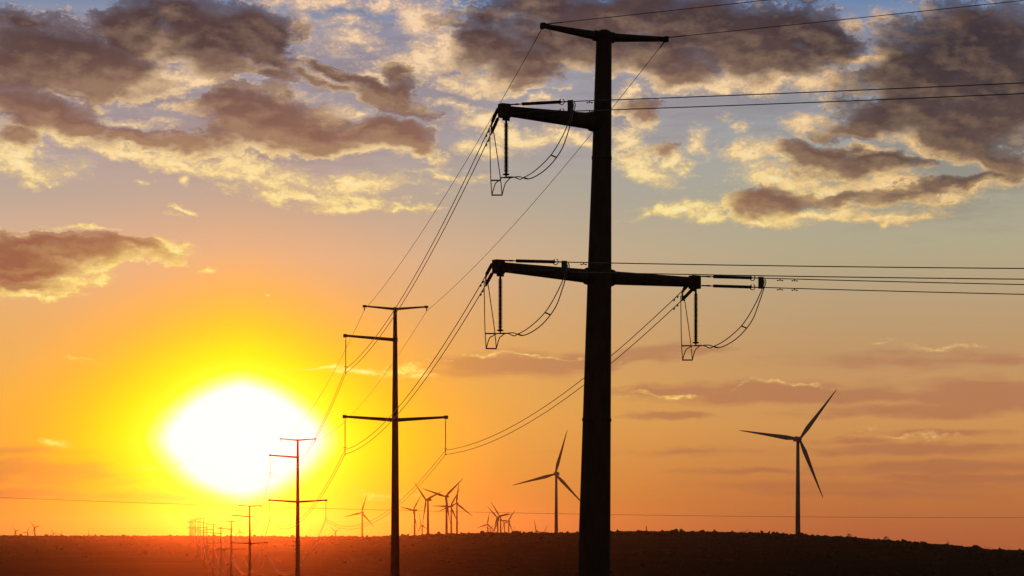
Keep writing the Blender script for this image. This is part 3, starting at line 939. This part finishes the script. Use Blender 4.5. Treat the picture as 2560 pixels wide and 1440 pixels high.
# hub column, hub row, blade length (photo px), first blade angle, squeeze, side the nose points to, label, blade metres
TUR = [
    (1999, 1098, 159, 52.5, .98, 1, 'largest wind turbine, standing alone on the hill right of the near pole', 50),
    (1388, 1185, 115, 74, .96, -1, 'big wind turbine with one blade tip hidden by the left edge of the near pole', 50),
    (1113.5, 1241.5, 69, 42, .90, -1, 'tallest wind turbine of the cluster between the slim pole and the near pole', 50),
    (1065, 1250, 70, 137, .62, -1, 'wind turbine turned half sideways, just left of the tallest of the cluster', 50),
    (1033, 1275.5, 53, 50, .66, -1, 'wind turbine at the left end of the cluster next to the slim dark red pole', 50),
    (1052.5, 1314, 36, 106, .5, -1, 'small low wind turbine between the two left towers of the cluster', 50),
    (1126, 1266, 53, 58, .9, -1, 'wind turbine whose tower stands directly right of the tallest of the cluster', 50),
    (1141, 1258.7, 54, 83, .96, -1, 'wind turbine at the right end of the cluster beside the tallest tower', 50),
    (904, 1281.5, 49, 73, .95, -1, 'wind turbine alone on the horizon left of the slim dark red pole', 50),
    (1242.5, 1293, 40, 136, .85, -1, 'front wind turbine of the small tangled group left of the near pole', 50),
    (1249, 1290, 46, 127, .80, -1, 'wind turbine with the longest upper blade in the small tangled group', 50),
    (1270.5, 1302.5, 34, 55, .9, -1, 'rightmost wind turbine of the small tangled group', 50),
    (1260, 1307.5, 24, 130, .8, -1, 'lower wind turbine between two towers of the small tangled group', 48),
    (1218.5, 1310.5, 31, 79, .95, -1, 'leftmost wind turbine of the small tangled group', 50),
    (1225, 1322, 18, 160, .9, -1, 'tiny wind turbine low behind the leftmost of the small tangled group', 45),
    (1231.5, 1327.5, 19, 45, .9, -1, 'tiny wind turbine barely clearing the scrub inside the small tangled group', 45),
    (1340, 1327, 29, 100, .8, -1, 'half sunken wind turbine with one raised blade, left of the big turbine', 50),
    (1361, 1330, 21, 62, .8, 1, 'half sunken wind turbine between the raised single blade and the big turbine', 48),
    (599, 1329, 21, 98, .9, -1, 'tiny wind turbine between the slim poles under the sun', 48),
    (838, 1328.5, 20, 25, .8, -1, 'tiny wind turbine left of the lone turbine near the slim dark red pole', 48),
    (38, 1327.5, 19, 128, .8, -1, 'tiny wind turbine nearest the left edge of the view', 46),
    (68, 1330.5, 18, 62, .9, -1, 'tiny wind turbine second from the left edge with a blade reaching up', 46),
    (86, 1318, 21, 130, .9, -1, 'highest of the tiny wind turbines at the far left', 48),
    (132.6, 1333, 17, 120, .85, -1, 'tiny wind turbine left one of the touching pair at the far left', 44),
    (152.4, 1336, 15, 60, .9, -1, 'tiny wind turbine right one of the touching pair at the far left', 42),
    (221, 1337, 21, 80, .5, -1, 'tiny wind turbine alone at the far left with one upright blade', 46),
    (2375, 1364.5, 22, 120, .8, -1, 'small wind turbine sunk behind the falling ridge at the far right', 40),
    (2443, 1372, 15, 92, .8, -1, 'tiny upright blade of a turbine behind the far right ridge', 32),
    (2468, 1371.5, 13, 138, .9, -1, 'rightmost tiny wind turbine on the far plain', 30),
    (1864, 1330.5, 16, 45, .9, 1, 'tiny wind turbine peeping over the scrub left of the largest turbine', 36),
]
for n_, (hx, hy, rp, a0, sq, sd_, lab, Rm) in enumerate(TUR):
    Rm = Rm if rp > 80 else (37 if rp > 26 else (27 if hx > 300 else 20))          # smaller machines in the older groups
    d = min(FPX * Rm / rp, 17000)
    hub = P(hx, hy, d)
    k = (rp / FPX * d) / RB
    fat = 1.0 if rp > 80 else (1.2 if rp > 44 else 1.5)      # the older machines have stubbier blades
    psi = math.acos(sq) * -sd_                       # yaw: nose towards the camera and to one side
    nose = Vector((-math.sin(psi), -math.cos(psi), 0))
    back = hub - nose * (4.4 * k)
    g0 = min(gz(back.x, back.y), hub.z - 24)
    root = thing('wind_turbine', (back.x, back.y, g0), lab, 'wind turbine', 'wind turbines along the horizon')
    h = hub.z - g0
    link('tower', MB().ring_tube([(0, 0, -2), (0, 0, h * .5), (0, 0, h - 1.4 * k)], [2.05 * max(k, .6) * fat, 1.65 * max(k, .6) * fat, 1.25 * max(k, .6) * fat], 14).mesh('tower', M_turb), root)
    yaw = -psi
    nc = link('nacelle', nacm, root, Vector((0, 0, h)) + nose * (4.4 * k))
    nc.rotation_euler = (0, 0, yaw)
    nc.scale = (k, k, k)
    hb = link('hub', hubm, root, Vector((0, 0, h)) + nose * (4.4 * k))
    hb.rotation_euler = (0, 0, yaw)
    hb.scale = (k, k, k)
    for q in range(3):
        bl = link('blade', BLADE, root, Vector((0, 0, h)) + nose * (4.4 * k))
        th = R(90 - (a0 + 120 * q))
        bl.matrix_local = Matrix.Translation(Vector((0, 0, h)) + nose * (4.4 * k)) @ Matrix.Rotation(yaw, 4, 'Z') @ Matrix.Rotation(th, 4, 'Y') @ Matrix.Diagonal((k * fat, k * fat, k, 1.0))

# ------------------------------------------------------------------ single trees and a mast on the crest
def crest_tree(px, h, w, label, slim=False):
    d = float(smooth1(px, RIDGE)) - 20
    x, y = (px - 1280) / FPX * d, d
    z0 = gz(x, y)
    root = thing('tree', (x, y, z0), label, 'tree', 'single trees on the crest')
    link('trunk', MB().ring_tube([(0, 0, -.3), (.05, 0, h * .35), (.0, .05, h * .8)], [.16, .12, .05], 7).mesh('trunk', M_bark), root)
    m_ = MB()
    for k in range(150):
        t = random.random()
        zc = h * (.18 + .82 * t)
        rad_ = w * (1 - t) ** .7 if slim else w * math.sqrt(max(0, 1 - (2 * t - .9) ** 2 * .9))
        a = random.uniform(0, 2 * math.pi)
        rr_ = rad_ * math.sqrt(random.random())
        c = Vector((rr_ * math.cos(a), rr_ * math.sin(a), zc))
        u1 = Vector((random.gauss(0, 1), random.gauss(0, 1), random.gauss(0, 1))).normalized() * .34
        u2 = Vector((random.gauss(0, 1), random.gauss(0, 1), random.gauss(0, 1))).normalized() * .26
        b = len(m_.v)
        m_.v += [c - u1, c + u2, c + u1, c - u2]
        m_.f.append((b, b + 1, b + 2, b + 3))
    link('crown', m_.mesh('crown', M_leaf), root)
crest_tree(1616, 6.6, 1.0, 'slim upright conifer standing alone on the crest just right of the near pole', True)
crest_tree(2122, 4.6, 2.4, 'round tree standing above the scrub right of the largest turbine')
crest_tree(2215, 4.4, 2.4, 'low round tree further down the ridge right of the largest turbine')
crest_tree(1703, 4.2, 2.6, 'broad low tree on the crest between the slim conifer and the largest turbine')
md = float(smooth1(1286, RIDGE)) + 10
mx_, my_ = (1286 - 1280) / FPX * md, md
mz = gz(mx_, my_)
root = thing('mast', (mx_, my_, mz), 'thin bare mast on the crest right of the tangled turbine group', 'mast')
link('pole', MB().ring_tube([(0, 0, -.3), (0, 0, 8.0)], [.16, .10], 8).mesh('pole', M_galv), root)
link('antenna', MB().ring_tube([(0, 0, 8.0), (0, 0, 9.3)], .04, 6).box((0, 0, 7.4), (.5, 0, 0), (0, .06, 0), (0, 0, .06)).mesh('antenna', M_galv), root)

# ------------------------------------------------------------------ haze, added so its glow near the sun stands in for lens glare
lo_z = float(gzz.min()) - 1.0
hi_z = EYE + 136.0
m = bpy.data.materials.new('haze')
m.use_nodes = True
m.node_tree.nodes.clear()
pv = m.node_tree.nodes.new('ShaderNodeVolumePrincipled')
pv.inputs['Color'].default_value = (1.0, .93, .85, 1)
pv.inputs['Density'].default_value = 1.9e-5
pv.inputs['Anisotropy'].default_value = 0.968
mo = m.node_tree.nodes.new('ShaderNodeOutputMaterial')
m.node_tree.links.new(pv.outputs[0], mo.inputs['Volume'])
E = FAR + 60
hz = link('haze', MB().box((0, 0, (lo_z + hi_z) / 2), (E, 0, 0), (0, E, 0), (0, 0, (hi_z - lo_z) / 2)).mesh('haze', m, smooth=False))
hz['kind'] = 'stuff'
